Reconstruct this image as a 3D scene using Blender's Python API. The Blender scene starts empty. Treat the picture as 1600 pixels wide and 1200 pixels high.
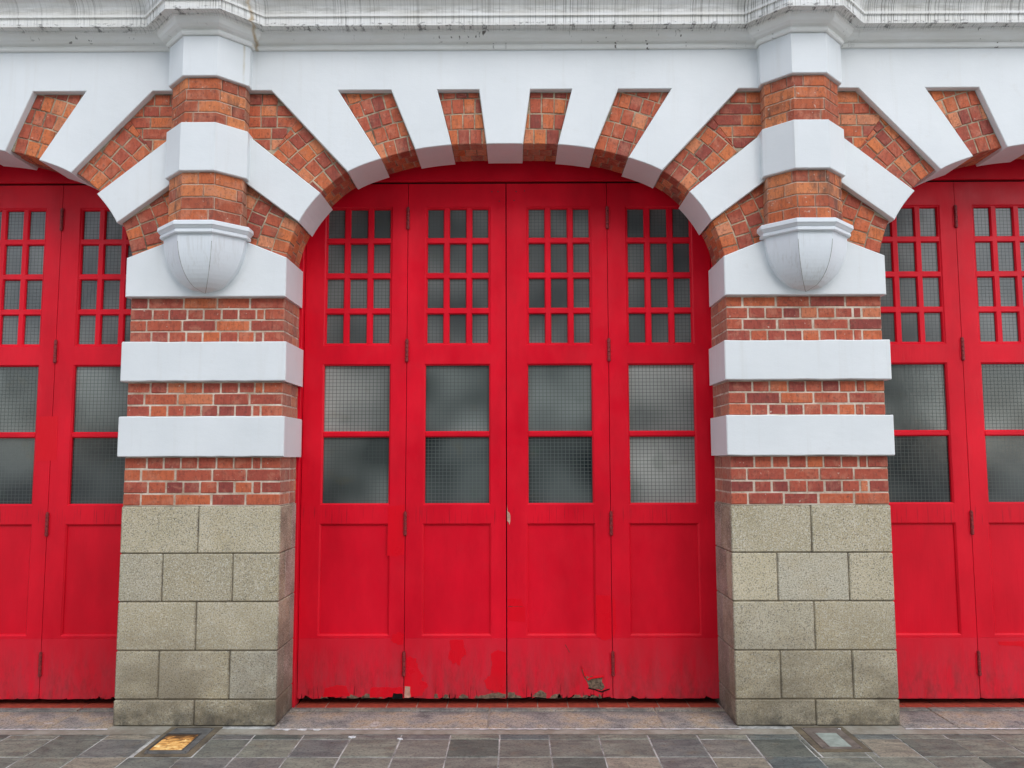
import bpy, bmesh, math, random
from mathutils import Vector, Matrix, noise as mnoise

# ------------------------------------------------------------------ camera, world, sun, exposure
scene = bpy.context.scene
C = scene.collection

def make_camera():
    pitch, yaw, roll = 0.09095621, -0.00503950, -0.00224275
    cp, sp, cy, sy = math.cos(pitch), math.sin(pitch), math.cos(yaw), math.sin(yaw)
    cr, sr = math.cos(roll), math.sin(roll)
    r0 = Vector((cy, -sy, 0))
    fy = Vector((sy, cy, 0))
    f0 = fy * cp + Vector((0, 0, sp))
    u0 = fy * -sp + Vector((0, 0, cp))
    right = r0 * cr + u0 * sr
    up = u0 * cr - r0 * sr
    cam = bpy.data.cameras.new('camera')
    cam.sensor_width = 36.0
    cam.lens = 1286.418 / 1600 * 36
    cam.clip_start, cam.clip_end = 0.05, 1000
    o = bpy.data.objects.new('camera', cam)
    m = Matrix((right, up, -f0)).transposed().to_4x4()
    m.translation = Vector((0.07143, -5.31851, 1.66157))
    o.matrix_world = m
    C.objects.link(o)
    scene.camera = o
make_camera()

SUN_EL, SUN_AZ = math.radians(42), math.radians(163)      # azimuth: compass angle, wall faces 180
w = bpy.data.worlds.new('World')
scene.world = w
w.use_nodes = True
nt = w.node_tree
bg = nt.nodes['Background']
sky = nt.nodes.new('ShaderNodeTexSky')
sky.sky_type = 'NISHITA'
sky.sun_disc = False
sky.sun_elevation = SUN_EL
sky.sun_rotation = SUN_AZ
sky.air_density = 1.0
sky.dust_density = 1.0
hs = nt.nodes.new('ShaderNodeHueSaturation')
hs.inputs['Saturation'].default_value = 0.48
nt.links.new(sky.outputs[0], hs.inputs['Color'])
nt.links.new(hs.outputs[0], bg.inputs['Color'])
bg.inputs['Strength'].default_value = 0.137
sl = bpy.data.lights.new('sun', 'SUN')
sl.energy = 0.5
sl.angle = math.radians(60)
sl.color = (1.0, 0.985, 0.96)
so = bpy.data.objects.new('sun', sl)
sd = Vector((math.sin(SUN_AZ) * math.cos(SUN_EL), math.cos(SUN_AZ) * math.cos(SUN_EL), math.sin(SUN_EL)))
so.rotation_euler = sd.to_track_quat('Z', 'Y').to_euler()
so.location = sd * 20
C.objects.link(so)
scene.view_settings.view_transform = 'Standard'
scene.view_settings.look = 'None'
scene.view_settings.exposure = 1.2
scene.view_settings.gamma = 1.0
scene.view_settings.use_curve_mapping = False
scene.cycles.max_bounces = 8
scene.cycles.use_denoising = True

# ------------------------------------------------------------------ material helpers
class NB:
    """small node builder"""
    def __init__(self, name):
        self.m = bpy.data.materials.new(name)
        self.m.use_nodes = True
        self.t = self.m.node_tree
        self.b = self.t.nodes['Principled BSDF']
        self.pos = self.t.nodes.new('ShaderNodeNewGeometry').outputs['Position']
        self.rnd = self.t.nodes.new('ShaderNodeObjectInfo').outputs['Random']
    def lk(self, a, b): self.t.links.new(a, b)
    def val(self, sock, v):
        if isinstance(v, (int, float, tuple, list)): sock.default_value = v
        else: self.lk(v, sock)
    def math(self, op, a, b=0.0, c=None, clamp=False):
        n = self.t.nodes.new('ShaderNodeMath'); n.operation = op; n.use_clamp = clamp
        self.val(n.inputs[0], a); self.val(n.inputs[1], b)
        if c is not None: self.val(n.inputs[2], c)
        return n.outputs[0]
    def xyz(self, v=None):
        n = self.t.nodes.new('ShaderNodeSeparateXYZ'); self.lk(v or self.pos, n.inputs[0])
        return n.outputs
    def scaled(self, s, off=None, v=None):
        n = self.t.nodes.new('ShaderNodeVectorMath'); n.operation = 'MULTIPLY'
        self.lk(v or self.pos, n.inputs[0]); n.inputs[1].default_value = s
        if off is None: return n.outputs[0]
        c = self.t.nodes.new('ShaderNodeCombineXYZ')
        k = self.math('MULTIPLY', off, 37.0)
        for i in range(3): self.lk(k, c.inputs[i])
        a = self.t.nodes.new('ShaderNodeVectorMath'); a.operation = 'ADD'
        self.lk(n.outputs[0], a.inputs[0]); self.lk(c.outputs[0], a.inputs[1])
        return a.outputs[0]
    def noise(self, scale, detail=3, rough=0.5, vec=None, dist=0.0):
        n = self.t.nodes.new('ShaderNodeTexNoise')
        n.inputs['Scale'].default_value = scale
        n.inputs['Detail'].default_value = detail
        n.inputs['Roughness'].default_value = rough
        n.inputs['Distortion'].default_value = dist
        self.lk(vec or self.pos, n.inputs['Vector'])
        return n.outputs[0]
    def voro(self, scale, vec=None, out='Distance'):
        n = self.t.nodes.new('ShaderNodeTexVoronoi'); n.inputs['Scale'].default_value = scale
        self.lk(vec or self.pos, n.inputs['Vector'])
        return n.outputs[out]
    def ramp(self, fac, stops, interp='LINEAR'):
        n = self.t.nodes.new('ShaderNodeValToRGB'); r = n.color_ramp; r.interpolation = interp
        while len(r.elements) < len(stops): r.elements.new(0.5)
        for e, (p, c) in zip(r.elements, stops):
            e.position = p
            e.color = (c, c, c, 1) if isinstance(c, (int, float)) else (*c, 1)
        self.lk(fac, n.inputs[0])
        return n.outputs[0]
    def mix(self, fac, a, b, blend='MIX'):
        n = self.t.nodes.new('ShaderNodeMix'); n.data_type = 'RGBA'; n.blend_type = blend
        self.val(n.inputs[0], fac)
        for s, v in ((n.inputs[6], a), (n.inputs[7], b)):
            if isinstance(v, tuple): s.default_value = (*v, 1)
            else: self.lk(v, s)
        return n.outputs[2]
    def mapr(self, v, a, b, c=0.0, d=1.0):
        n = self.t.nodes.new('ShaderNodeMapRange'); n.clamp = True
        self.lk(v, n.inputs[0])
        for i, x in enumerate((a, b, c, d)): n.inputs[i + 1].default_value = x
        return n.outputs[0]
    def base(self, c):
        if isinstance(c, tuple): self.b.inputs['Base Color'].default_value = (*c, 1)
        else: self.lk(c, self.b.inputs['Base Color'])
    def rough(self, v): self.val(self.b.inputs['Roughness'], v)
    def bump(self, h, strength=0.3, dist=0.002):
        n = self.t.nodes.new('ShaderNodeBump')
        n.inputs['Strength'].default_value = strength
        n.inputs['Distance'].default_value = dist
        self.lk(h, n.inputs['Height'])
        self.lk(n.outputs[0], self.b.inputs['Normal'])

def mat_brick(name, stops, bloom=0.5, sooty=0.0, smear=0.55):
    k = NB(name)
    col = k.ramp(k.rnd, stops)
    v = k.scaled((1, 1, 1), k.rnd)
    n1 = k.noise(28, 4, 0.6, v)
    col = k.mix(k.mapr(n1, 0.3, 0.7, 0.0, 0.55), col, k.mix(1.0, col, (1.35, 1.5, 1.5), 'MULTIPLY'))
    n2 = k.noise(11, 5, 0.65, v, 0.6)
    col = k.mix(k.mapr(n2, 0.50, 0.64, 0.0, bloom), col, (0.56, 0.24, 0.15))
    n6 = k.noise(1.0, 4, 0.65, k.scaled((70, 70, 14), k.rnd))
    col = k.mix(k.mapr(n6, 0.50, 0.66, 0.0, 0.45), col, k.mix(1.0, col, (0.42, 0.36, 0.36), 'MULTIPLY'))
    n3 = k.noise(60, 3, 0.6, v)
    col = k.mix(k.mapr(n3, 0.55, 0.68, 0.0, 0.55), col, (0.12, 0.04, 0.03))
    if sooty:
        n4 = k.noise(5.5, 5, 0.7, k.scaled((1, 1, 0.5)))
        col = k.mix(k.mapr(n4, 0.54, 0.68, 0.0, sooty), col, (0.07, 0.045, 0.035))
    n5 = k.noise(40, 2, 0.5)
    col = k.mix(k.mapr(n5, 0.69, 0.76, 0.0, 0.7), col, (0.62, 0.55, 0.46))
    gen = k.t.nodes.new('ShaderNodeTexCoord').outputs['Generated']
    gx, gy, gz = k.xyz(gen)
    ed = k.math('MAXIMUM', k.math('ABSOLUTE', k.math('SUBTRACT', gx, 0.5)), k.math('ABSOLUTE', k.math('SUBTRACT', gz, 0.5)))
    en = k.noise(34, 4, 0.65, v)
    sm = k.mapr(k.math('ADD', ed, k.math('MULTIPLY', en, 0.16)), 0.535, 0.59, 0.0, smear)
    col = k.mix(sm, col, (0.52, 0.38, 0.27))
    k.base(col); k.rough(0.82)
    k.bump(k.math('ADD', n1, n3), 0.6, 0.003)
    return k.m

def mat_mortar(name, c1, c2):
    k = NB(name)
    n = k.noise(5, 6, 0.75)
    k.base(k.mix(k.mapr(n, 0.40, 0.62), c1, c2)); k.rough(0.95)
    k.bump(k.noise(180, 3, 0.6), 0.8, 0.002)
    return k.m

def mat_white(name='white_masonry_paint'):
    k = NB(name)
    x, y, z = k.xyz()
    n = k.noise(2.2, 4, 0.55)
    col = k.mix(k.mapr(n, 0.3, 0.7), (0.70, 0.728, 0.735), (0.765, 0.79, 0.795))
    st = k.noise(1.0, 4, 0.6, k.scaled((22, 22, 1.1)))
    col = k.mix(k.mapr(st, 0.55, 0.8, 0.0, 0.28), col, (0.60, 0.59, 0.55))
    sm = k.noise(7, 6, 0.7)
    col = k.mix(k.mapr(sm, 0.62, 0.78, 0.0, 0.25), col, (0.55, 0.53, 0.48))
    x2 = k.math('ABSOLUTE', k.math('ADD', x, 1.712))
    run = k.math('MULTIPLY', k.mapr(x2, 0.002, 0.008, 1.0, 0.0), k.math('MULTIPLY', k.mapr(z, 3.78, 4.2), k.mapr(y, -0.075, -0.085)))
    col = k.mix(k.math('MULTIPLY', run, k.mapr(k.noise(9, 3, 0.6), 0.35, 0.6, 0.15, 0.7)), col, (0.50, 0.44, 0.30))
    k.base(col); k.rough(0.62)
    b1 = k.noise(1.0, 5, 0.65, k.scaled((8, 8, 17)))
    b2 = k.noise(160, 3, 0.6)
    k.bump(k.math('ADD', b1, k.math('MULTIPLY', b2, 0.35)), 0.30, 0.005)
    return k.m

def mat_cornice():
    k = NB('weathered_white_cornice_paint')
    x, y, z = k.xyz()
    n = k.noise(3, 4, 0.6)
    col = k.mix(k.mapr(n, 0.3, 0.7), (0.82, 0.82, 0.79), (0.87, 0.87, 0.85))
    # cream grime on the mouldings, thick on upper profile
    up = k.mapr(z, 4.46, 4.50)
    cream = k.noise(1.0, 5, 0.65, k.scaled((3.0, 3.0, 24)))
    col = k.mix(k.math('MULTIPLY', k.mapr(cream, 0.38, 0.62), k.mapr(up, 0, 1, 0.25, 0.42)), col, (0.66, 0.63, 0.55))
    # fine run-off streaks
    s1 = k.noise(1.0, 2, 0.6, k.scaled((120, 0.0, 0.7)))
    s2 = k.noise(1.0, 4, 0.65, k.scaled((3.4, 0.5, 1.2)))
    m1 = k.math('MULTIPLY', k.mapr(s1, 0.51, 0.60), k.mapr(s2, 0.42, 0.62, 0.15, 1.0))
    zz = k.mapr(z, 4.555, 4.615, 1.0, 0.70)
    fillet = k.math('MULTIPLY', k.mapr(z, 4.528, 4.538), k.mapr(z, 4.548, 4.56, 1.0, 0.0))
    keep = k.math('SUBTRACT', 1.0, k.math('MULTIPLY', fillet, 0.7))
    m1 = k.math('MULTIPLY', k.math('MULTIPLY', m1, up), k.math('MULTIPLY', zz, keep))
    col = k.mix(k.math('MULTIPLY', m1, 0.78), col, (0.12, 0.11, 0.09))
    # band of grime along the foot of the cyma
    band = k.math('MULTIPLY', k.mapr(z, 4.545, 4.56), k.mapr(z, 4.575, 4.62, 1.0, 0.0))
    g = k.noise(1.0, 5, 0.7, k.scaled((5, 5, 30)))
    col = k.mix(k.math('MULTIPLY', band, k.mapr(g, 0.42, 0.66, 0.03, 0.50)), col, (0.20, 0.18, 0.14))
    # mould dots on the drip edge
    edge = k.math('MULTIPLY', k.mapr(z, 4.470, 4.476), k.mapr(z, 4.492, 4.502, 1.0, 0.0))
    d = k.noise(1.0, 4, 0.7, k.scaled((24, 4, 60)))
    col = k.mix(k.math('MULTIPLY', edge, k.mapr(d, 0.54, 0.62, 0.08, 0.75)), col, (0.06, 0.055, 0.05))
    # drips in the cove under the corona
    cv = k.math('MULTIPLY', k.mapr(z, 4.36, 4.38), k.mapr(z, 4.47, 4.478, 1.0, 0.0))
    d2 = k.noise(1.0, 2, 0.6, k.scaled((26, 26, 0.35)))
    d3 = k.noise(1.3, 2, 0.5)
    col = k.mix(k.math('MULTIPLY', k.math('MULTIPLY', cv, k.mapr(d2, 0.66, 0.71)), k.mapr(d3, 0.45, 0.6)), col, (0.14, 0.13, 0.11))
    # rust runs
    rx = k.math('ABSOLUTE', k.math('ADD', x, 1.625))
    rx = k.math('ABSOLUTE', k.math('ADD', k.math('ADD', x, 1.635), k.math('MULTIPLY', k.math('SUBTRACT', k.noise(1.0, 2, 0.5, k.scaled((0.1, 0.1, 9))), 0.5), 0.10)))
    wob = k.noise(1.0, 4, 0.7, k.scaled((40, 10, 7)))
    rr = k.math('SUBTRACT', k.mapr(rx, 0.0, 0.034, 1.0, 0.0), k.math('MULTIPLY', wob, 0.9))
    col = k.mix(k.math('MULTIPLY', k.mapr(rr, 0.1, 0.6), 0.8), col, (0.42, 0.28, 0.10))
    k.base(col); k.rough(0.7)
    k.bump(k.math('ADD', k.noise(60, 4, 0.6), k.noise(1.0, 3, 0.6, k.scaled((30, 30, 4)))), 0.4, 0.003)
    return k.m

def mat_corbel():
    k = NB('streaked_white_corbel_paint')
    x, y, z = k.xyz()
    col = k.mix(k.mapr(k.noise(4, 4, 0.6), 0.3, 0.7), (0.71, 0.745, 0.77), (0.75, 0.785, 0.81))
    s = k.noise(1.0, 4, 0.65, k.scaled((80, 50, 2.2)))
    s2 = k.noise(3.0, 3, 0.6)
    m = k.math('MULTIPLY', k.mapr(s, 0.5, 0.66), k.mapr(s2, 0.45, 0.66, 0.06, 0.9))
    m = k.math('MULTIPLY', m, k.mapr(z, 3.09, 3.05))
    col = k.mix(k.math('MULTIPLY', m, 0.28), col, (0.38, 0.35, 0.29))
    k.base(col); k.rough(0.6)
    k.bump(k.noise(35, 4, 0.6), 0.25, 0.003)
    return k.m

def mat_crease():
    k = NB('dark_crease_line')
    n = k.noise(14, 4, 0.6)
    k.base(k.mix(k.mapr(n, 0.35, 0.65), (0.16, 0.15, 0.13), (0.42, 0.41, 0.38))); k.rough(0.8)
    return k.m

def mat_stone(name, a, b, grime=1.0):
    k = NB(name)
    v = k.scaled((1, 1, 1), k.rnd)
    big = k.noise(3.0, 4, 0.6, v)
    col = k.mix(k.mapr(big, 0.3, 0.7), a, b)
    tone = k.mapr(k.rnd, 0, 1, 0.86, 1.12)
    cb = k.t.nodes.new('ShaderNodeCombineColor')
    for i in range(3): k.lk(tone, cb.inputs[i])
    col = k.mix(1.0, col, cb.outputs[0], 'MULTIPLY')
    h2 = k.math('FRACT', k.math('MULTIPLY', k.rnd, 7.31))
    col = k.mix(k.mapr(h2, 0.75, 0.97, 0.0, 0.40), col, (0.44, 0.44, 0.40))
    ochre = k.noise(3.2, 5, 0.65, v)
    col = k.mix(k.mapr(ochre, 0.50, 0.68, 0.0, 0.5), col, (0.44, 0.345, 0.19))
    gen = k.t.nodes.new('ShaderNodeTexCoord').outputs['Generated']
    gx, gy, gz = k.xyz(gen)
    ed = k.math('MAXIMUM', k.math('MULTIPLY', k.math('ABSOLUTE', k.math('SUBTRACT', gx, 0.5)), 1.012), k.math('ABSOLUTE', k.math('SUBTRACT', gz, 0.5)))
    jn = k.mapr(k.math('ADD', ed, k.math('MULTIPLY', k.noise(16, 5, 0.7), 0.08)), 0.520, 0.545, 0.0, 0.65)
    col = k.mix(k.math('MULTIPLY', jn, k.mapr(k.noise(5, 3, 0.6), 0.4, 0.6, 0.25, 1.0)), col, (0.10, 0.08, 0.05))
    sp = k.noise(125, 3, 0.8)
    col = k.mix(k.mapr(sp, 0.53, 0.60, 0.0, 0.85), col, (0.085, 0.08, 0.065))
    sp2 = k.noise(110, 3, 0.75, k.scaled((1, 1, 1), k.math('ADD', k.rnd, 3.3)))
    col = k.mix(k.mapr(sp2, 0.53, 0.62, 0.0, 0.7), col, (0.68, 0.66, 0.57))
    bl = k.noise(6.5, 5, 0.6, v)
    col = k.mix(k.mapr(bl, 0.66, 0.72, 0.0, 0.35), col, (0.17, 0.17, 0.16))
    wm = k.noise(2.6, 4, 0.6, k.scaled((1, 1, 2)))
    x, y, z = k.xyz()
    low = k.mapr(z, 0.10, 0.85, 1.0, 0.0)
    col = k.mix(k.math('MULTIPLY', low, k.mapr(wm, 0.30, 0.58, 0.10, 0.80 * grime)), col, (0.135, 0.108, 0.070))
    foot = k.math('MULTIPLY', k.mapr(z, 0.0, 0.16, 1.0, 0.0), k.mapr(k.noise(11, 5, 0.7), 0.4, 0.62, 0.1, 0.9))
    col = k.mix(foot, col, (0.055, 0.05, 0.04))
    k.base(col); k.rough(0.85)
    k.bump(k.math('ADD', k.noise(120, 3, 0.7), k.noise(18, 3, 0.6)), 0.7, 0.003)
    return k.m

def mat_red(name='red_gloss_paint', c1=(0.58, 0.002, 0.015), c2=(0.80, 0.006, 0.024), fade=1.0, rough=0.42):
    k = NB(name)
    x, y, z = k.xyz()
    n = k.noise(1.0, 4, 0.6, k.scaled((3.2, 3.2, 1.3)))
    col = k.mix(k.mapr(n, 0.3, 0.7), c1, c2)
    if fade:
        f = k.noise(1.0, 5, 0.65, k.scaled((14, 14, 3.2)))
        lowm = k.mapr(z, 0.10, 0.50, 1.0, 0.0)
        col = k.mix(k.math('MULTIPLY', lowm, k.mapr(f, 0.38, 0.66, 0.0, 0.7 * fade)), col, (0.44, 0.040, 0.055))
        g = k.noise(1.0, 6, 0.75, k.scaled((15, 15, 6)))
        lowg = k.mapr(z, 0.03, 0.40, 1.0, 0.0)
        col = k.mix(k.math('MULTIPLY', lowg, k.mapr(g, 0.46, 0.70, 0.0, 0.62 * fade)), col, (0.13, 0.022, 0.020))
        ds = k.noise(1.0, 3, 0.6, k.scaled((70, 70, 2.5)))
        dm = k.math('MULTIPLY', k.mapr(z, 1.20, 1.24), k.mapr(z, 1.30, 1.345, 1.0, 0.0))
        col = k.mix(k.math('MULTIPLY', dm, k.mapr(ds, 0.56, 0.66, 0.0, 0.45)), col, (0.20, 0.01, 0.015))
    du = k.noise(9, 6, 0.7)
    col = k.mix(k.mapr(du, 0.55, 0.8, 0.0, 0.22), col, (0.50, 0.018, 0.030))
    k.base(col)
    k.rough(k.mapr(k.noise(6, 4, 0.6), 0.3, 0.7, rough - 0.14, rough + 0.10))
    gr = k.noise(1.0, 4, 0.6, k.scaled((110, 110, 5)))
    or_ = k.noise(1.0, 3, 0.5, k.scaled((5, 5, 3)))
    k.bump(k.math('ADD', gr, k.math('MULTIPLY', or_, 1.6)), 0.32, 0.003)
    k.b.inputs['Specular IOR Level'].default_value = 0.2
    return k.m

def mat_simple(name, c, rough=0.7, n_scale=20, var=0.25, bump=0.3):
    k = NB(name)
    n = k.noise(n_scale, 4, 0.6)
    d = tuple(v * (1 - var) for v in c)
    e = tuple(min(1, v * (1 + var)) for v in c)
    k.base(k.mix(k.mapr(n, 0.3, 0.7), d, e)); k.rough(rough)
    k.bump(n, bump, 0.002)
    return k.m

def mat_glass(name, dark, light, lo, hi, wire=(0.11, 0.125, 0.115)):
    """obscured wired glass: reflections and dim hall shapes painted into the base colour, square wire inside"""
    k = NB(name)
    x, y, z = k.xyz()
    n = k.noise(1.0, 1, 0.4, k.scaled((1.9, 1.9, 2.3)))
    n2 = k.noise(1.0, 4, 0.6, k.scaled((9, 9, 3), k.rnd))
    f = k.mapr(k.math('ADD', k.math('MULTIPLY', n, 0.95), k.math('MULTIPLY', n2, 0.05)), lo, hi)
    col = k.mix(f, dark, light)  # soft light and dark areas painted in for reflections and the hall beyond
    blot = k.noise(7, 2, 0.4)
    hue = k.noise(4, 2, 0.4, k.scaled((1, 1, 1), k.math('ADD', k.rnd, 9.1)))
    col = k.mix(k.mapr(blot, 0.62, 0.76, 0.0, 0.22), col, k.mix(k.mapr(hue, 0.45, 0.55), (0.11, 0.09, 0.035), (0.05, 0.085, 0.06)))  # warm and green blurs painted for things seen inside
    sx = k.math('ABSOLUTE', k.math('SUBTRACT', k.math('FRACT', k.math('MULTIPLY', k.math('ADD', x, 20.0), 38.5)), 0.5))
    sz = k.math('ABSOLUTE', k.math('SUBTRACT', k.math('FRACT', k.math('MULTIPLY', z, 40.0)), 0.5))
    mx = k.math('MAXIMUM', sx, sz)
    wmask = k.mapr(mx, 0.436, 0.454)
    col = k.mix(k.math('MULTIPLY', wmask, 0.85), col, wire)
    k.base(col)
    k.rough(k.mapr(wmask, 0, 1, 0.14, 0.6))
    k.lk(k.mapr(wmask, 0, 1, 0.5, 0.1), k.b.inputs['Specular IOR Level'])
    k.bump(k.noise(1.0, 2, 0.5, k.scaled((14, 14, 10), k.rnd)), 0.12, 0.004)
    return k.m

def mat_tile():
    k = NB('slate_paving')
    v = k.scaled((1, 1, 1), k.rnd)
    col = k.ramp(k.rnd, [(0.0, (0.11, 0.125, 0.11)), (0.25, (0.185, 0.19, 0.165)), (0.45, (0.22, 0.23, 0.19)),
                         (0.62, (0.185, 0.175, 0.165)), (0.80, (0.115, 0.14, 0.14)), (0.92, (0.25, 0.235, 0.19)), (1.0, (0.31, 0.27, 0.22))])
    n = k.noise(1.0, 5, 0.65, k.scaled((6, 14, 6), k.rnd), 0.8)
    col = k.mix(k.mapr(n, 0.35, 0.65, 0.0, 0.8), k.mix(1.0, col, (0.72, 0.72, 0.72), 'MULTIPLY'), k.mix(1.0, col, (1.6, 1.55, 1.42), 'MULTIPLY'))
    st = k.noise(8, 5, 0.7)
    col = k.mix(k.mapr(st, 0.54, 0.70, 0.0, 0.5), col, (0.22, 0.18, 0.12))
    sp = k.noise(45, 3, 0.7)
    col = k.mix(k.mapr(sp, 0.66, 0.72, 0.0, 0.6), col, (0.36, 0.35, 0.32))
    sp2 = k.noise(60, 4, 0.75)
    col = k.mix(k.mapr(sp2, 0.52, 0.62, 0.0, 0.55), col, (0.045, 0.045, 0.042))
    gen = k.t.nodes.new('ShaderNodeTexCoord').outputs['Generated']
    gx, gy, gz = k.xyz(gen)
    ed = k.math('MAXIMUM', k.math('ABSOLUTE', k.math('SUBTRACT', gx, 0.5)), k.math('ABSOLUTE', k.math('SUBTRACT', gy, 0.5)))
    sm = k.mapr(k.math('ADD', ed, k.math('MULTIPLY', k.noise(16, 5, 0.7), 0.13)), 0.545, 0.575, 0.0, 0.6)
    col = k.mix(sm, col, (0.36, 0.36, 0.32))
    k.base(col)
    k.rough(k.mapr(n, 0.3, 0.7, 0.6, 0.85))
    k.b.inputs['Specular IOR Level'].default_value = 0.25
    k.bump(k.math('ADD', n, k.noise(50, 4, 0.6)), 0.7, 0.005)
    return k.m

def mat_granite_step():
    k = NB('worn_granite_step')
    v = k.scaled((1, 1, 1), k.rnd)
    n = k.noise(5, 5, 0.65, v)
    col = k.ramp(n, [(0.3, (0.15, 0.155, 0.15)), (0.42, (0.31, 0.31, 0.285)), (0.52, (0.42, 0.39, 0.32)), (0.60, (0.47, 0.385, 0.26)), (0.70, (0.56, 0.54, 0.49))])
    sp = k.noise(85, 4, 0.8)
    col = k.mix(k.mapr(sp, 0.51, 0.60, 0.0, 0.75), col, (0.07, 0.06, 0.05))
    col = k.mix(k.mapr(k.noise(130, 2, 0.7, v), 0.56, 0.66, 0.0, 0.5), col, (0.55, 0.50, 0.44))
    x, y, z = k.xyz()
    back = k.math('MULTIPLY', k.mapr(y, 0.20, 0.29), k.mapr(k.noise(4, 5, 0.7), 0.4, 0.6, 0.25, 0.85))
    col = k.mix(back, col, (0.13, 0.13, 0.12))
    k.base(col); k.rough(0.9)
    k.b.inputs['Specular IOR Level'].default_value = 0.2
    k.bump(k.math('ADD', k.noise(70, 4, 0.75), k.noise(14, 4, 0.6)), 1.0, 0.008)
    return k.m

def mat_lamp_glow():
    k = NB('lit_amber_lens')
    n = k.noise(1.0, 5, 0.7, k.scaled((16, 26, 16)), 1.2)
    x, y, z = k.xyz()
    far = k.mapr(y, -0.30, -0.17, 0.0, 0.22)
    c = k.ramp(k.math('SUBTRACT', n, far), [(0.30, (0.05, 0.022, 0.008)), (0.40, (0.30, 0.12, 0.03)), (0.48, (0.75, 0.36, 0.09)), (0.60, (1.0, 0.72, 0.30)), (0.72, (1.0, 0.86, 0.50))])
    k.base(k.mix(1.0, c, (0.3, 0.3, 0.3), 'MULTIPLY'))
    k.lk(c, k.b.inputs['Emission Color'])
    k.b.inputs['Emission Strength'].default_value = 0.33
    k.rough(0.3)
    return k.m

M = {}
M['brick_low'] = mat_brick('aged_red_brick', [(0.0, (0.22, 0.040, 0.032)), (0.15, (0.31, 0.055, 0.036)), (0.5, (0.38, 0.072, 0.040)), (0.78, (0.43, 0.088, 0.040)), (0.95, (0.52, 0.120, 0.042)), (1.0, (0.55, 0.19, 0.10))], 0.38, 0.12, 0.40)
M['brick_arch'] = mat_brick('orange_red_brick', [(0.0, (0.25, 0.046, 0.032)), (0.25, (0.38, 0.075, 0.040)), (0.6, (0.48, 0.105, 0.042)), (0.85, (0.56, 0.150, 0.046)), (1.0, (0.60, 0.22, 0.11))], 0.42, 0.35, 0.45)
M['brick_shaft'] = mat_brick('weathered_orange_brick', [(0.0, (0.30, 0.062, 0.032)), (0.5, (0.47, 0.110, 0.036)), (1.0, (0.58, 0.19, 0.07))], 0.45, 0.8, 0.40)
M['mortar'] = mat_mortar('pale_lime_mortar', (0.72, 0.62, 0.51), (0.38, 0.27, 0.19))
M['mortar_arch'] = mat_mortar('dusty_mortar', (0.52, 0.43, 0.30), (0.13, 0.095, 0.06))
M['white'] = mat_white()
M['cornice'] = mat_cornice()
M['corbel'] = mat_corbel()
M['crease'] = mat_crease()
M['stone'] = mat_stone('speckled_granite', (0.45, 0.385, 0.25), (0.55, 0.475, 0.335))
M['stone_side'] = mat_stone('pinkish_granite', (0.46, 0.35, 0.28), (0.52, 0.42, 0.35))
M['stone_mortar'] = mat_mortar('dark_stone_joint', (0.20, 0.16, 0.10), (0.09, 0.075, 0.055))
M['red'] = mat_red()
M['red_panel'] = mat_red('red_panel_paint', (0.58, 0.002, 0.015), (0.76, 0.004, 0.022), 0.5, 0.42)
M['red_patch'] = mat_red('fresh_red_overpaint', (0.68, 0.002, 0.012), (0.76, 0.003, 0.015), 0.25, 0.36)
M['red_worn'] = mat_red('worn_red_paint', (0.60, 0.008, 0.022), (0.72, 0.012, 0.032), 1.1, 0.5)
M['hinge'] = mat_simple('rusty_red_hinge', (0.22, 0.016, 0.018), 0.55, 70, 0.5)
M['wood'] = mat_simple('rotten_bare_wood', (0.15, 0.10, 0.065), 0.9, 60, 0.7, 0.8)
M['pale_wood'] = mat_simple('exposed_pink_undercoat', (0.50, 0.27, 0.20), 0.8, 30, 0.3)
M['dark'] = mat_simple('hall_shade_and_crack_black', (0.01, 0.01, 0.01), 1.0)  # darkness of hall and gaps painted near-black, also fills cracks
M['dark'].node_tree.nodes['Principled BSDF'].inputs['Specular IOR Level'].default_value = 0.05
M['glass_top'] = mat_glass('painted_tone_wired_glass', (0.055, 0.062, 0.061), (0.15, 0.16, 0.152), 0.32, 0.62, (0.045, 0.052, 0.05))  # pane tones below stand in for reflected and transmitted light
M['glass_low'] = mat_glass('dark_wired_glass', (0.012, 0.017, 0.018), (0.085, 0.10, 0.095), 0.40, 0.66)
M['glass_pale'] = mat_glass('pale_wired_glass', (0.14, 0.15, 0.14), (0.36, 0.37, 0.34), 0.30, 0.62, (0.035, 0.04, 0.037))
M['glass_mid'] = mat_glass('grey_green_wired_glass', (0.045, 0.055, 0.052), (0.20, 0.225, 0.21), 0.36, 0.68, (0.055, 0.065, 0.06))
M['tile'] = mat_tile()
M['grout'] = mat_mortar('cement_grout', (0.60, 0.60, 0.56), (0.17, 0.165, 0.15))
M['cement'] = mat_mortar('rough_cement_strip', (0.36, 0.34, 0.28), (0.24, 0.21, 0.16))
M['white_grout'] = mat_simple('white_filler', (0.70, 0.70, 0.70), 0.8, 40, 0.2)
M['step'] = mat_granite_step()
M['quarry'] = mat_simple('red_quarry_tile', (0.36, 0.055, 0.03), 0.6, 30, 0.3)
M['quarry_grout'] = mat_simple('tile_grout', (0.42, 0.30, 0.24), 0.9, 30, 0.3)
M['bounce_ground'] = mat_simple('pale_bounce_concrete', (0.50, 0.50, 0.49), 0.9, 3, 0.10, 0.4)  # unseen ground, coloured pale to throw light up under the cornice
M['frame_metal'] = mat_simple('tarnished_steel_frame', (0.13, 0.13, 0.125), 0.5, 14, 0.4, 0.4)
M['frame_rust'] = mat_simple('browned_steel_frame', (0.17, 0.14, 0.12), 0.6, 14, 0.35, 0.4)
M['lens_rim'] = mat_simple('dark_lens_rim', (0.05, 0.05, 0.05), 0.5)
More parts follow.
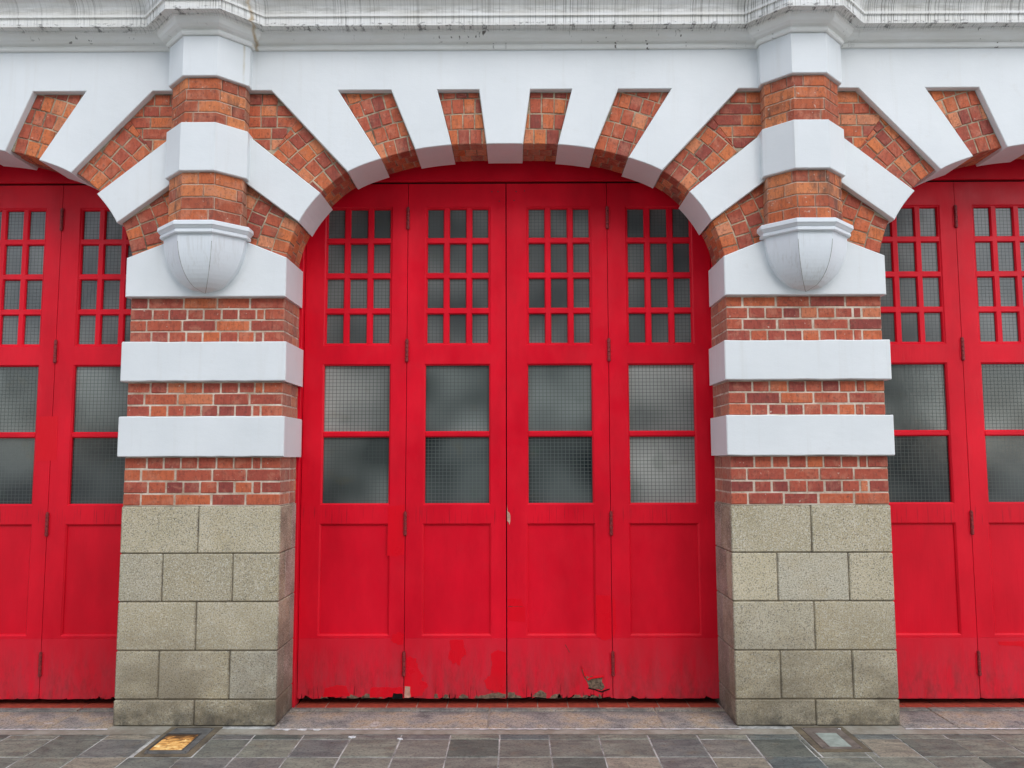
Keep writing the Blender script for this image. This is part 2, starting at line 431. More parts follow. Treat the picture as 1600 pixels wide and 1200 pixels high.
M['lens_off'] = mat_simple('frosted_green_glass', (0.36, 0.42, 0.38), 0.25, 16, 0.22, 0.1)
M['glow'] = mat_lamp_glow()

# ------------------------------------------------------------------ object helpers
def link(name, mesh, mat, parent=None, loc=None):
    o = bpy.data.objects.new(name, mesh)
    C.objects.link(o)
    if mat is not None and not mesh.materials: mesh.materials.append(mat)
    if parent is not None: o.parent = parent
    if loc is not None: o.location = loc
    return o
def thing(name, label, cat, loc=(0, 0, 0), group=None, kind='thing'):
    o = bpy.data.objects.new(name, None); C.objects.link(o)
    o.location = loc; o.empty_display_size = 0.2
    o['label'] = label; o['category'] = cat
    if group: o['group'] = group
    if kind: o['kind'] = kind
    return o
def mesh_of(bm, name, recalc=True):
    if recalc: bmesh.ops.recalc_face_normals(bm, faces=bm.faces)
    m = bpy.data.meshes.new(name); bm.to_mesh(m); bm.free()
    return m
def area(p):
    return 0.5 * sum(p[i][0] * p[(i + 1) % len(p)][1] - p[(i + 1) % len(p)][0] * p[i][1] for i in range(len(p)))
def inset(p, d):
    """move every edge of a counter-clockwise polygon inwards by d"""
    n = len(p); out = []
    for i in range(n):
        a, b, c = Vector(p[i - 1]), Vector(p[i]), Vector(p[(i + 1) % n])
        e1, e2 = (b - a), (c - b)
        if e1.length < 1e-9 or e2.length < 1e-9: out.append(tuple(b)); continue
        e1.normalize(); e2.normalize()
        n1, n2 = Vector((-e1.y, e1.x)), Vector((-e2.y, e2.x))
        s = n1 + n2
        k = 1 + n1.dot(n2)
        out.append(tuple(b + s * (d / max(k, 0.35))))
    return out
def prism_bm(bm, poly, y0, y1, ch=0.004, back=True):
    """polygon in x,z pulled from y0 (front) to y1 with a small chamfer round the front"""
    if area(poly) < 0: poly = poly[::-1]
    rings = []
    if ch: rings.append([bm.verts.new((x, y0, z)) for x, z in inset(poly, ch)])
    rings.append([bm.verts.new((x, y0 + ch, z)) for x, z in poly])
    rings.append([bm.verts.new((x, y1, z)) for x, z in poly])
    n = len(poly)
    bm.faces.new(rings[0])
    for a, b in zip(rings, rings[1:]):
        for i in range(n):
            j = (i + 1) % n
            bm.faces.new((a[i], b[i], b[j], a[j]))
    if back: bm.faces.new(rings[-1][::-1])
def prism(name, poly, y0, y1, mat, parent, ch=0.004, loc=None):
    bm = bmesh.new(); prism_bm(bm, poly, y0, y1, ch)
    return link(name, mesh_of(bm, name), mat, parent, loc)
_box = {}
def box_mesh(sx, sy, sz, bev, name='brick'):
    key = (round(sx, 3), round(sy, 3), round(sz, 3), bev, name)
    if key not in _box:
        bm = bmesh.new()
        bmesh.ops.create_cube(bm, size=1)
        for v in bm.verts: v.co = Vector((v.co.x * key[0], v.co.y * key[1], v.co.z * key[2]))
        if bev: bmesh.ops.bevel(bm, geom=bm.edges[:], offset=bev, segments=1, affect='EDGES')
        _box[key] = mesh_of(bm, name)
    return _box[key]
def box(name, x0, x1, y0, y1, z0, z1, mat, parent=None, bev=0.004):
    m = box_mesh(x1 - x0, y1 - y0, z1 - z0, bev, name + '_' + mat.name)
    return link(name, m, mat, parent, ((x0 + x1) / 2, (y0 + y1) / 2, (z0 + z1) / 2))

def clip(poly, a, b):
    """keep the part of poly left of the line a->b"""
    out = []
    ax, ay = a; dx, dy = b[0] - a[0], b[1] - a[1]
    side = lambda p: dx * (p[1] - ay) - dy * (p[0] - ax)
    for i in range(len(poly)):
        p, q = poly[i], poly[(i + 1) % len(poly)]
        sp_, sq = side(p), side(q)
        if sp_ >= 0: out.append(p)
        if (sp_ > 0) != (sq > 0) and abs(sp_ - sq) > 1e-12:
            t = sp_ / (sp_ - sq)
            out.append((p[0] + (q[0] - p[0]) * t, p[1] + (q[1] - p[1]) * t))
    res = []
    for p in out:
        if not res or (abs(p[0] - res[-1][0]) + abs(p[1] - res[-1][1])) > 0.003: res.append(p)
    if len(res) > 1 and (abs(res[0][0] - res[-1][0]) + abs(res[0][1] - res[-1][1])) <= 0.003: res.pop()
    return res
def clip_all(poly, region):
    if area(region) < 0: region = region[::-1]
    for i in range(len(region)):
        if len(poly) < 3: return []
        poly = clip(poly, region[i], region[(i + 1) % len(region)])
    return poly

# ------------------------------------------------------------------ the arch curve
S = 3.9
HALF = [(0, 3.738), (0.12, 3.737), (0.352, 3.731), (0.59, 3.701), (0.816, 3.640), (1.035, 3.552), (1.212, 3.408), (1.352, 3.214), (1.427, 2.977), (1.432, 2.80)]
def catmull(pts, sub=10):
    out = []
    for i in range(len(pts) - 1):
        p0 = Vector(pts[max(i - 1, 0)]) if i else Vector((-pts[1][0], pts[1][1]))
        p1, p2 = Vector(pts[i]), Vector(pts[i + 1])
        p3 = Vector(pts[min(i + 2, len(pts) - 1)])
        for k in range(sub):
            t = k / sub
            out.append(0.5 * ((2 * p1) + (p2 - p0) * t + (2 * p0 - 5 * p1 + 4 * p2 - p3) * t * t + (3 * p1 - p0 - 3 * p2 + p3) * t ** 3))
    out.append(Vector(pts[-1]))
    return out
HC = catmull(HALF)
ARC = [Vector((-p.x, p.y)) for p in HC[::-1]] + HC[1:]
LEN = [0.0]
for a, b in zip(ARC, ARC[1:]): LEN.append(LEN[-1] + (b - a).length)
MID = LEN[-1] / 2
def arc_at(s, off=0.0):
    """point on the intrados at signed arc length s from the crown, pushed outwards by off"""
    t = min(max(s + MID, 0), LEN[-1] - 1e-6)
    lo, hi = 0, len(LEN) - 1
    while hi - lo > 1:
        m = (lo + hi) // 2
        if LEN[m] <= t: lo = m
        else: hi = m
    f = (t - LEN[lo]) / (LEN[hi] - LEN[lo])
    p = ARC[lo].lerp(ARC[hi], f)
    def nrm(i):
        a, b = ARC[max(i - 2, 0)], ARC[min(i + 2, len(ARC) - 1)]
        d = (b - a).normalized()
        return Vector((-d.y, d.x))
    n = nrm(lo).lerp(nrm(hi), f).normalized()
    q = p + n * off
    return (q.x, q.y)
def s_of(pt):
    best, bs = 1e9, 0
    for i in range(len(ARC) - 1):
        a, b = ARC[i], ARC[i + 1]
        d = b - a
        t = max(0, min(1, (Vector(pt) - a).dot(d) / d.length_squared))
        q = a + d * t
        r = (q - Vector(pt)).length
        if r < best: best, bs = r, LEN[i] + d.length * t - MID
    return bs
def arc_pts(pa, pb, off=0.0, n=14):
    sa, sb = s_of(pa), s_of(pb)
    return [arc_at(sa + (sb - sa) * i / n, off) for i in range(n + 1)]

V = {'v1': ((1.035, 3.552), (0.816, 3.640)), 'v2': ((0.59, 3.701), (0.352, 3.731)), 'v3': ((0.12, 3.737), (-0.12, 3.737))}
TOPZ = 4.110
WY = -0.046          # face of the white render
BACK = 0.32          # depth of the arch soffit

def mirror(poly): return [(-x, z) for x, z in poly]

# ------------------------------------------------------------------ facade wall
wall = thing('facade_wall', 'white painted upper wall with heavy moulded cornice across the whole front', 'wall')
def wall_polygon():
    R = []      # right half outline from the crown outwards, then up and back
    R += arc_pts((0, 3.738), (0.12, 3.737), n=3)
    R += [(0.170, TOPZ), (0.448, TOPZ)]
    R += arc_pts((0.352, 3.731), (0.59, 3.701), n=6)
    R += [(0.755, TOPZ), (1.109, TOPZ)]
    R += arc_pts((0.816, 3.640), (1.035, 3.552), n=6)
    R += [(1.553, TOPZ), (1.95, TOPZ)]
    L = [(-x, z) for x, z in R[::-1]]
    return L[:-1] + R + [(1.95, 4.42), (-1.95, 4.42)]
wp = wall_polygon()
for i in (-1, 0, 1):
    prism('white_render', wp, WY, BACK, M['white'], wall, 0.004, (i * S, 0, 0))
box('upper_wall', -6.5, 6.5, -0.035, 0.45, 4.425, 7.2, M['white'], wall, 0)
# closed hall behind the doors
bm = bmesh.new()
bmesh.ops.create_cube(bm, size=1)
for v in bm.verts: v.co = Vector((v.co.x * 12.6, 2.0 + v.co.y * 3.0 , 2.15 + v.co.z * 4.5))
bm.faces.ensure_lookup_table()
front = [f for f in bm.faces if f.calc_center_median().y < 0.6]
bmesh.ops.delete(bm, geom=front, context='FACES')
link('hall_interior', mesh_of(bm, 'hall_interior'), M['dark'], wall)

PX = (-S / 2, S / 2)
YC = 0.01
def cornice():
    prof = [(-0.012, 4.381), (0.012, 4.381), (0.016, 4.384), (0.021, 4.393), (0.019, 4.404), (0.013, 4.408), (0.013, 4.414), (0.022, 4.418),
            (0.040, 4.422), (0.060, 4.434), (0.073, 4.452), (0.078, 4.468), (0.083, 4.473), (0.090, 4.474), (0.092, 4.481), (0.132, 4.484), (0.135, 4.476),
            (0.150, 4.476), (0.150, 4.530), (0.163, 4.533), (0.163, 4.546), (0.158, 4.549), (0.160, 4.572), (0.168, 4.598), (0.186, 4.622),
            (0.212, 4.640), (0.236, 4.655), (0.250, 4.675), (0.254, 4.695), (0.268, 4.698), (0.268, 4.745), (0.10, 4.79), (0.0, 4.80)]
    def plan(p):
        pts = []
        yw = WY - p
        def add(x0, x1, y0, y1):     # subdivide long runs so that the drip line can wander a little
            pass
        pts.append((-6.5, yw))
        for xc in PX:
            ww = 0.267 + p
            k = 0.4142 * ww
            ya = YC - k
            if yw < ya:
                dx = ww - (ya - yw)
                e = [(-dx, yw), (-dx, yw)]
            else:
                e = [(-ww, yw), (-ww, ya)]
            e += [(-k, YC - ww), (k, YC - ww)]
            e += [(-x, y) for x, y in e[1::-1]]
            pts += [(xc + x, y) for x, y in e]
        pts.append((6.5, yw))
        return pts
    bm = bmesh.new()
    prev = None
    for p, z in prof:
        pl = plan(p)
        row = [bm.verts.new((x, y, z)) for x, y in pl]
        if prev:
            for i in range(len(row) - 1):
                bm.faces.new((prev[i], prev[i + 1], row[i + 1], row[i]))
        prev = row
    bmesh.ops.remove_doubles(bm, verts=bm.verts, dist=1e-5)
    return link('cornice', mesh_of(bm, 'cornice'), M['cornice'], wall)
cornice()

# ------------------------------------------------------------------ brick arches
def build_arch(xc, label, xmin, xmax, seed):
    rnd = random.Random(seed)
    arch = thing('brick_arch', label, 'arch', (xc, 0, 2.98), 'brick and white arches over the doors')
    OFF = (0, 0, -2.98)
    def inside(poly):
        c = xc + sum(p[0] for p in poly) / len(poly)
        return xmin < c < xmax
    def put(poly, y0, y1):
        if len(poly) < 3: return
        if area(poly) < 0: poly = poly[::-1]
        if abs(area(poly)) < 0.0006: return
        xs = [p[0] for p in poly]; zs = [p[1] for p in poly]
        if max(xs) - min(xs) < 0.014 or max(zs) - min(zs) < 0.014: return
        prism('brick', poly, y0, y1, M['brick_arch'], arch, 0.0045, OFF)
    def region(outer, pa, pb, rings, extra=None, mirrored=False):
        """outer: open polyline from pa's side round to pb's side (without the curve)"""
        ea, eb = Vector(pa), Vector(pb)
        da = (ea - Vector(outer[0])).normalized(); db = (eb - Vector(outer[-1])).normalized()
        reg = [tuple(ea + da * 0.2)] + list(outer) + [tuple(eb + db * 0.2)]
        if area(reg) < 0: reg = reg[::-1]
        regi = inset(reg, 0.0035)
        if not inside(outer): return
        # mortar bed
        cen = Vector((sum(p[0] for p in outer) + pa[0] + pb[0], sum(p[1] for p in outer) + pa[1] + pb[1])) / (len(outer) + 2)
        curve = arc_pts(pb, pa, 0.021)
        mp = list(outer) + [pb] + curve[1:-1] + [pa]
        def grow(p):
            d = Vector(p) - cen
            return tuple(Vector(p) + d.normalized() * 0.010)
        poly = [grow(p) for p in outer] + [tuple(Vector(curve[0]) - db * 0)] + curve[1:]
        prism('mortar', poly, 0.0055, BACK - 0.004, M['mortar_arch'], arch, 0.0, OFF)
        sa, sb = sorted((s_of(pa), s_of(pb)))
        for k in range(rings):
            o0 = 0.014 + k * 0.1065; o1 = o0 + 0.1065
            om = (o0 + o1) / 2
            # spacing measured on this ring
            span = 0.0
            S0, S1 = sa - 0.45, sb + 0.45
            S0, S1 = max(S0, -MID + .01), min(S1, MID - .01)
            N = 120
            pts = [arc_at(S0 + (S1 - S0) * i / N, om) for i in range(N + 1)]
            acc = [0.0]
            for a, b in zip(pts, pts[1:]): acc.append(acc[-1] + math.dist(a, b))
            pitch = 0.081
            pos = -pitch * rnd.uniform(0.2, 0.9)
            cuts = [pos]
            while cuts[-1] < acc[-1]: cuts.append(cuts[-1] + pitch * rnd.uniform(0.90, 1.10))
            def s_at(l):
                l = min(max(l, 0), acc[-1])
                for i in range(N):
                    if acc[i + 1] >= l:
                        return S0 + (S1 - S0) * (i + (l - acc[i]) / (acc[i + 1] - acc[i] + 1e-12)) / N
                return S1
            j = lambda a=0.0022: rnd.uniform(-a, a)
            for c0, c1 in zip(cuts, cuts[1:]):
                a_, b_ = s_at(c0 + 0.0035), s_at(c1 - 0.0035)
                if b_ - a_ < 0.01: continue
                quad = [arc_at(a_ + j(), o0 + 0.0035 + (j() if k else 0)), arc_at(b_ + j(), o0 + 0.0035 + (j() if k else 0)),
                        arc_at(b_ + j(), o1 - 0.0035 + j()), arc_at(a_ + j(), o1 - 0.0035 + j())]
                q = clip_all(quad, regi)
                if extra and len(q) >= 3: q = clip_all_line(q, extra[0], extra[1])
                put(q, rnd.uniform(-0.0015, 0.0025), 0.104)
            if k == 0:
                for y0, y1, sh in ((0.111, 0.212, 0.5), (0.219, BACK - 0.002, 0.0)):
                    for c0, c1 in zip(cuts, cuts[1:]):
                        d = pitch * sh
                        a_, b_ = s_at(c0 + d + 0.0035), s_at(c1 + d - 0.0035)
                        if b_ - a_ < 0.01: continue
                        oo = o0 + 0.0035 + j()
                        q = clip_all([arc_at(a_, oo), arc_at(b_, oo), arc_at(b_, oo + 0.05), arc_at(a_, oo + 0.05)], regi)
                        put(q, y0, y1)
        if extra:
            # horizontal courses next to the shaft
            x_lo, x_hi = min(p[0] for p in reg), max(p[0] for p in reg)
            z = TOPZ - 0.004; r = 0
            while z > 3.55:
                z0 = z - 0.078
                x = x_lo - rnd.uniform(0, 0.2)
                while x < x_hi:
                    L = (0.222 if (rnd.random() < 0.5) else 0.108)
                    quad = [(x + .003, z0 + .0035 + j()), (x + L - .003, z0 + .0035 + j()), (x + L - .003, z - .0035 + j()), (x + .003, z - .0035 + j())]
                    q = clip_all(quad, regi)
                    if len(q) >= 3: q = clip_all_line(q, extra[1], extra[0])
                    put(q, rnd.uniform(-0.0015, 0.0025), 0.104)
                    x += L
                z = z0; r += 1
    def clip_all_line(q, a, b): return clip(q, a, b)
    def both(outer, pa, pb, rings, extra=None):
        region(outer, pa, pb, rings, extra)
        mo, me = mirror(outer), None
        if extra: me = ((-extra[1][0], extra[1][1]), (-extra[0][0], extra[0][1]))
        region(mo, (-pa[0], pa[1]), (-pb[0], pb[1]), rings, me)
    both([(0.170, TOPZ), (0.448, TOPZ)], (0.12, 3.737), (0.352, 3.731), 4)
    both([(0.755, TOPZ), (1.109, TOPZ)], (0.59, 3.701), (0.816, 3.640), 6)
    # upper haunch: five rings then horizontal courses. the divider runs down to the right
    both([(1.553, TOPZ), (1.722, TOPZ), (1.722, 3.826)], (1.035, 3.552), (1.212, 3.408), 6, ((1.60, 3.631), (1.33, 4.0025)))
    both([(1.722, 3.491), (1.722, 3.087)], (1.352, 3.214), (1.427, 2.977), 4)
    # white chevron voussoirs beside the shafts
    for sgn in (1, -1):
        poly = [(1.72, 3.816), (1.212, 3.408)] + arc_pts((1.212, 3.408), (1.352, 3.214), n=6)[1:-1] + [(1.352, 3.214), (1.72, 3.487)]
        poly = [(sgn * x, z) for x, z in poly]
        if inside(poly): prism('white_voussoir', poly, WY, BACK, M['white'], arch, 0.004, OFF)
    return arch

build_arch(0, 'full wide arch of alternating brick and white voussoirs over the middle red door', -9, 9, 11)
build_arch(-S, 'cut-off brick and white arch over the left red door', -9, 9, 12)
build_arch(S, 'cut-off brick and white arch over the right red door', -9, 9, 13)

# ------------------------------------------------------------------ pillars with octagonal shafts
def oct_ring(w, yc, yb):
    k = 0.4142 * w
    return [(-w, yb), (-w, min(yc - k, yb)), (-k, yc - w), (k, yc - w), (w, min(yc - k, yb)), (w, yb)]
def oct_solid(name, prof, mat, parent, yb=0.02, yc=YC, loc=None, cap=True):
    bm = bmesh.new(); rows = []
    for e in prof:
        w_, z = e[0], e[1]
        c = e[2] if len(e) > 2 else yc
        rows.append([bm.verts.new((x, y, z)) for x, y in oct_ring(w_, c, yb)])
    for a, b in zip(rows, rows[1:]):
        for i in range(5): bm.faces.new((a[i], a[i + 1], b[i + 1], b[i]))
    if cap: bm.faces.new(rows[0]); bm.faces.new(rows[-1])
    return link(name, mesh_of(bm, name), mat, parent, loc)

def band_mesh(x0, x1, y0, y1, z0, z1, rnd):
    """rendered band: rounded arrises, edges that wander by a millimetre or two"""
    n = 16; ch = 0.006
    bm = bmesh.new(); rings = []
    for i in range(n + 1):
        x = x0 + (x1 - x0) * i / n
        a, b = rnd.uniform(-0.0022, 0.0022), rnd.uniform(-0.0022, 0.0022)
        e = ch if i in (0, n) else 0
        rings.append([bm.verts.new(p) for p in ((x, y1, z0 + a), (x, y0 + ch + e * .8, z0 + a), (x, y0 + e * .8, z0 + ch + a), (x, y0 + e * .8, z1 - ch + b), (x, y0 + ch + e * .8, z1 + b), (x, y1, z1 + b))])
    # pull the last rings in so the vertical corners are rounded as well
    for a, b in zip(rings, rings[1:]):
        for k in range(6):
            bm.faces.new((a[k], a[(k + 1) % 6], b[(k + 1) % 6], b[k]))
    bm.faces.new(rings[0]); bm.faces.new(rings[-1])
    ends = [rings[1], rings[-2]]
    for v in rings[1]: v.co.x = x0 + 0.006
    for v in rings[-2]: v.co.x = x1 - 0.006
    return mesh_of(bm, 'white_band')

def build_pillar(xc, label, joints, seed):
    rnd = random.Random(seed)
    P = thing('gate_pillar', label, 'pillar', (xc, 0, 0), 'striped pillars between the doors')
    hw = 0.505
    # stone base
    box('stone_core', -hw + .003, hw - .003, 0.008, 0.60, 0.0, 1.364, M['stone_mortar'], P, 0)
    lev = [0.0, 0.161, 0.460, 0.763, 1.066, 1.367]
    for r in range(5):
        z0, z1 = lev[r] + .0025, lev[r + 1] - .0025
        xs = [-hw - .006] + joints[r] + [hw + .006]
        dp = (0.27, 0.14)[r % 2]
        for i in range(len(xs) - 1):
            a, b = xs[i] + (.002 if i else 0), xs[i + 1] - (.002 if i < len(xs) - 2 else 0)
            y0 = rnd.uniform(-0.003, 0.001) - (0.004 if r == 0 else 0)
            box('stone_block', a, b, y0, dp if (i == 0 or i == len(xs) - 2) else 0.14, z0, z1, M['stone'], P, 0.007)
        for s in (-1, 1):
            a, b = sorted((s * (hw + .0045), s * (hw - .15)))
            box('stone_block', a, b, dp + .004, 0.44, z0, z1, M['stone_side'], P, 0.004)
    # brick zones
    zones = [(1.367, 1.679, 'SHSH'), (1.939, 2.165, 'HSH'), (2.423, 2.720, 'HSHS')]
    pat = {'S': [.11, .225, .225, .225, .225], 'H': [.15, .112, .112, .112, .112, .112, .112, .055, .133]}
    for z0, z1, seq in zones:
        box('mortar', -hw + .0035, hw - .0035, 0.0035, 0.50, z0, z1, M['mortar'], P, 0)
        ph = (z1 - z0) / len(seq)
        for r, kname in enumerate(seq):
            a, b = z0 + r * ph + .0029, z0 + (r + 1) * ph - .0029
            ww = [v * rnd.uniform(.94, 1.06) for v in pat[kname]]
            t = sum(ww); ww = [v * 2 * hw / t for v in ww]
            x = -hw
            cd = 0.108 if kname == 'S' else 0.215
            for i, L in enumerate(ww):
                corner = i in (0, len(ww) - 1)
                y0 = rnd.uniform(-0.0022, 0.0022)
                e0 = rnd.uniform(.0020, .0042) if i else 0; e1 = rnd.uniform(.0020, .0042) if i < len(ww) - 1 else 0
                box('brick', x + e0, x + L - e1, y0, cd if corner else 0.10, a + rnd.uniform(-.0014, .0014), b + rnd.uniform(-.0014, .0014), M['brick_low'], P, 0.006)
                x += L
            for s in (-1, 1):
                yy = cd + .007
                while yy < 0.40:
                    L = rnd.choice((.104, .104, .16))
                    y1 = min(yy + L, 0.42)
                    q0, q1 = sorted((s * (hw + rnd.uniform(-.002, .001)), s * (hw - .10)))
                    box('brick', q0, q1, yy, y1, a, b, M['brick_low'], P, 0.005)
                    yy = y1 + .007
    # white bands
    for z0, z1 in ((1.681, 1.939), (2.167, 2.423)):
        link('white_band', band_mesh(-hw - .029, hw + .029, WY, 0.387, z0, z1, rnd), M['white'], P)
    # springing band with sloping shoulders
    sp = [(-.523, 2.719), (.523, 2.719), (.523, 2.977), (.27, 3.078), (-.27, 3.078), (-.523, 2.977)]
    prism('springing_band', sp, WY, 0.387, M['white'], P, 0.005)
    # corbel: facetted bowl, moulded cap
    prof = []
    for i in range(15):
        t = i / 14
        wv = 0.262 * math.sqrt(max(0, 1 - t * t)) if i < 14 else 0.004
        prof.append((max(wv, 0.004), 3.083 - 0.345 * t, YC - 0.055 * t * t))
    corb = oct_solid('corbel', prof, M['corbel'], P, -0.040)
    # dark line drawn along the creases of the bowl
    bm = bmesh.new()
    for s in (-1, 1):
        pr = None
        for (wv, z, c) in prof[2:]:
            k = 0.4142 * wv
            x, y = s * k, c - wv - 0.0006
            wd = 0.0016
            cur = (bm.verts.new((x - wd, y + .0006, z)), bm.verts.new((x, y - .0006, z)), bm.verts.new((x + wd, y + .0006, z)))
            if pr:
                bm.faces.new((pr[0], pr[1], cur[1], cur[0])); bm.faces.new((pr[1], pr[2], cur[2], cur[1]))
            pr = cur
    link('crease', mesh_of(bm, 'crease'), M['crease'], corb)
    oct_solid('corbel_cap', [(.20, 3.168), (.290, 3.161), (.298, 3.155), (.300, 3.132), (.294, 3.126), (.285, 3.114), (.278, 3.108), (.283, 3.103), (.284, 3.089), (.279, 3.083), (.20, 3.082)], M['corbel'], P, -0.03)
    # white octagonal blocks
    for z0, z1 in ((3.487, 3.806), (4.112, 4.383)):
        oct_solid('octagon_block', [(.262, z0), (.267, z0 + .005), (.267, z1 - .005), (.262, z1)], M['white'], P, 0.02)
    # brick shaft between them
    wb = 0.242
    for z0, z1 in ((3.164, 3.487), (3.806, 4.112)):
        oct_solid('mortar', [(wb - .006, z0), (wb - .006, z1)], M['mortar'], P, 0.02)
        k = 0.4142 * wb
        path = [Vector(p) for p in ((-wb, 0.0), (-wb, YC - k), (-k, YC - wb), (k, YC - wb), (wb, YC - k), (wb, 0.0))]
        cum = [0.0]
        for a, b in zip(path, path[1:]): cum.append(cum[-1] + (b - a).length)
        def pt(s, off):
            # offset path with mitred corners
            s = min(max(s, 0), cum[-1])
            i = 0
            while i < len(path) - 2 and s > cum[i + 1]: i += 1
            d = (path[i + 1] - path[i]).normalized(); nrm_ = Vector((-d.y, d.x))
            return path[i] + d * (s - cum[i]) + nrm_ * off
        ws = wb - .05
        ks = 0.4142 * ws
        ipath = {1: Vector((-ws, YC - ks)), 2: Vector((-ks, YC - ws)), 3: Vector((ks, YC - ws)), 4: Vector((ws, YC - ks))}
        n = 4; ph = (z1 - z0) / n
        for r in range(n):
            a, b = z0 + r * ph + .003, z0 + (r + 1) * ph - .003
            s = -rnd.uniform(0, .1) - (.11 if r % 2 else 0)
            while s < cum[-1]:
                L = rnd.choice((.222, .222, .11))
                s0, s1 = max(s + .003, 0), min(s + L - .003, cum[-1])
                s += L
                if s1 - s0 < .02: continue
                outer = [pt(s0, 0)] + [path[i] for i in range(1, 5) if s0 + .004 < cum[i] < s1 - .004] + [pt(s1 - 1e-6, 0)]
                inner = [pt(s0, .05)] + [ipath[i] for i in range(1, 5) if s0 + .004 < cum[i] < s1 - .004] + [pt(s1 - 1e-6, .05)]
                jit = rnd.uniform(-.0015, .0015)
                bm = bmesh.new(); rows = []
                for z, f in ((a, .07), (a + .004, 0), (b - .004, 0), (b, .07)):
                    rows.append([bm.verts.new((*(o_.lerp(i_, f)), z)) for o_, i_ in zip(outer, inner)])
                m_ = len(outer)
                for q, w2 in zip(rows, rows[1:]):
                    for i in range(m_ - 1): bm.faces.new((q[i], q[i + 1], w2[i + 1], w2[i]))
                ib = [bm.verts.new((*p, a)) for p in inner]; it = [bm.verts.new((*p, b)) for p in inner]
                for i in range(m_ - 1):
                    bm.faces.new((rows[0][i], rows[0][i + 1], ib[i + 1], ib[i]))
                    bm.faces.new((rows[-1][i], rows[-1][i + 1], it[i + 1], it[i]))
                for e in (0, m_ - 1):
                    bm.faces.new([rows[q][e] for q in range(4)] + [it[e], ib[e]])
                link('brick', mesh_of(bm, 'shaft_brick'), M['brick_shaft'], P, (0, jit, 0))
    return P

build_pillar(PX[0], 'left striped pillar beside the glowing amber ground lamp', [[-0.005], [-0.238, 0.21], [-0.012], [-0.236, 0.213], [-0.016]], 21)
build_pillar(PX[1], 'right striped pillar beside the unlit pale green ground lamp', [[-0.011], [-0.224, 0.229], [0.0], [-0.224, 0.229], [0.001]], 22)

# ------------------------------------------------------------------ folding doors
DY = 0.43
def plate(name, x0, x1, z0, z1, holes, yf, cw, cd, yb, mat, parent):
    """board with chamfered rectangular openings"""
    X = sorted({round(v, 4) for v in [x0, x1] + [h[0] for h in holes] + [h[1] for h in holes]})
    Z = sorted({round(v, 4) for v in [z0, z1] + [h[2] for h in holes] + [h[3] for h in holes]})
    bm = bmesh.new()
    vc = {}
    def v(x, y, z):
        key = (round(x, 4), round(y, 4), round(z, 4))
        if key not in vc: vc[key] = bm.verts.new(key)
        return vc[key]
    for i in range(len(X) - 1):
        for j in range(len(Z) - 1):
            cx, cz = (X[i] + X[i + 1]) / 2, (Z[j] + Z[j + 1]) / 2
            if any(h[0] < cx < h[1] and h[2] < cz < h[3] for h in holes): continue
            bm.faces.new((v(X[i], yf, Z[j]), v(X[i + 1], yf, Z[j]), v(X[i + 1], yf, Z[j + 1]), v(X[i], yf, Z[j + 1])))
    def ring(a, ya, b, yb_):
        ca = [(a[0], a[2]), (a[1], a[2]), (a[1], a[3]), (a[0], a[3])]
        cb = [(b[0], b[2]), (b[1], b[2]), (b[1], b[3]), (b[0], b[3])]
        for i in range(4):
            j = (i + 1) % 4
            bm.faces.new((v(ca[i][0], ya, ca[i][1]), v(cb[i][0], yb_, cb[i][1]), v(cb[j][0], yb_, cb[j][1]), v(ca[j][0], ya, ca[j][1])))
    for h in holes:
        q = (h[0] + cw, h[1] - cw, h[2] + cw, h[3] - cw)
        ring(h, yf, q, yf + cd)
        ring(q, yf + cd, q, yb)
    o4 = (x0, x1, z0, z1)
    ring(o4, yf, o4, yb)
    m = bpy.data.meshes.new(name)
    bmesh.ops.recalc_face_normals(bm, faces=bm.faces)
    # make sure fronts face -y
    f0 = max(bm.faces, key=lambda f: abs(f.normal.y) * f.calc_area())
    if f0.normal.y > 0: bmesh.ops.reverse_faces(bm, faces=bm.faces)
    bm.to_mesh(m); bm.free()
    return link(name, m, mat, parent)

_hinge = None
def hinge_mesh():
    global _hinge
    if _hinge is None:
        bm = bmesh.new(); L = 0.155; seg = 10
        rows = []
        prof = [(0.004, -L / 2 - .006), (.008, -L / 2 - .004), (.0115, -L / 2)]
        n = 5
        for i in range(n):
            a, b = -L / 2 + L * i / n, -L / 2 + L * (i + 1) / n
            prof += [(.0115, a + .003), (.0115, b - .003), (.008, b - .001), (.008, b + .001)]
        prof += [(.008, L / 2 + .004), (.004, L / 2 + .006)]
        for r_, z in prof:
            rows.append([bm.verts.new((r_ * math.cos(2 * math.pi * k / seg), r_ * math.sin(2 * math.pi * k / seg), z)) for k in range(seg)])
        for a, b in zip(rows, rows[1:]):
            for k in range(seg): bm.faces.new((a[k], a[(k + 1) % seg], b[(k + 1) % seg], b[k]))
        bm.faces.new(rows[0]); bm.faces.new(rows[-1])
        _hinge = mesh_of(bm, 'hinge')
    return _hinge
def patch(name, pts, mat, parent, y=DY, th=0.0012, rnd=None, wob=0.006, sub=4):
    """thin irregular coat or scab lying on the boards"""
    out = []
    for i in range(len(pts)):
        a, b = Vector(pts[i]), Vector(pts[(i + 1) % len(pts)])
        for k in range(sub):
            p = a.lerp(b, k / sub)
            if rnd: p = p + Vector((rnd.uniform(-wob, wob), rnd.uniform(-wob, wob)))
            out.append((p.x, p.y))
    bm = bmesh.new(); prism_bm(bm, out, y - th, y + 0.004, 0)
    return link(name, mesh_of(bm, name), mat, parent)

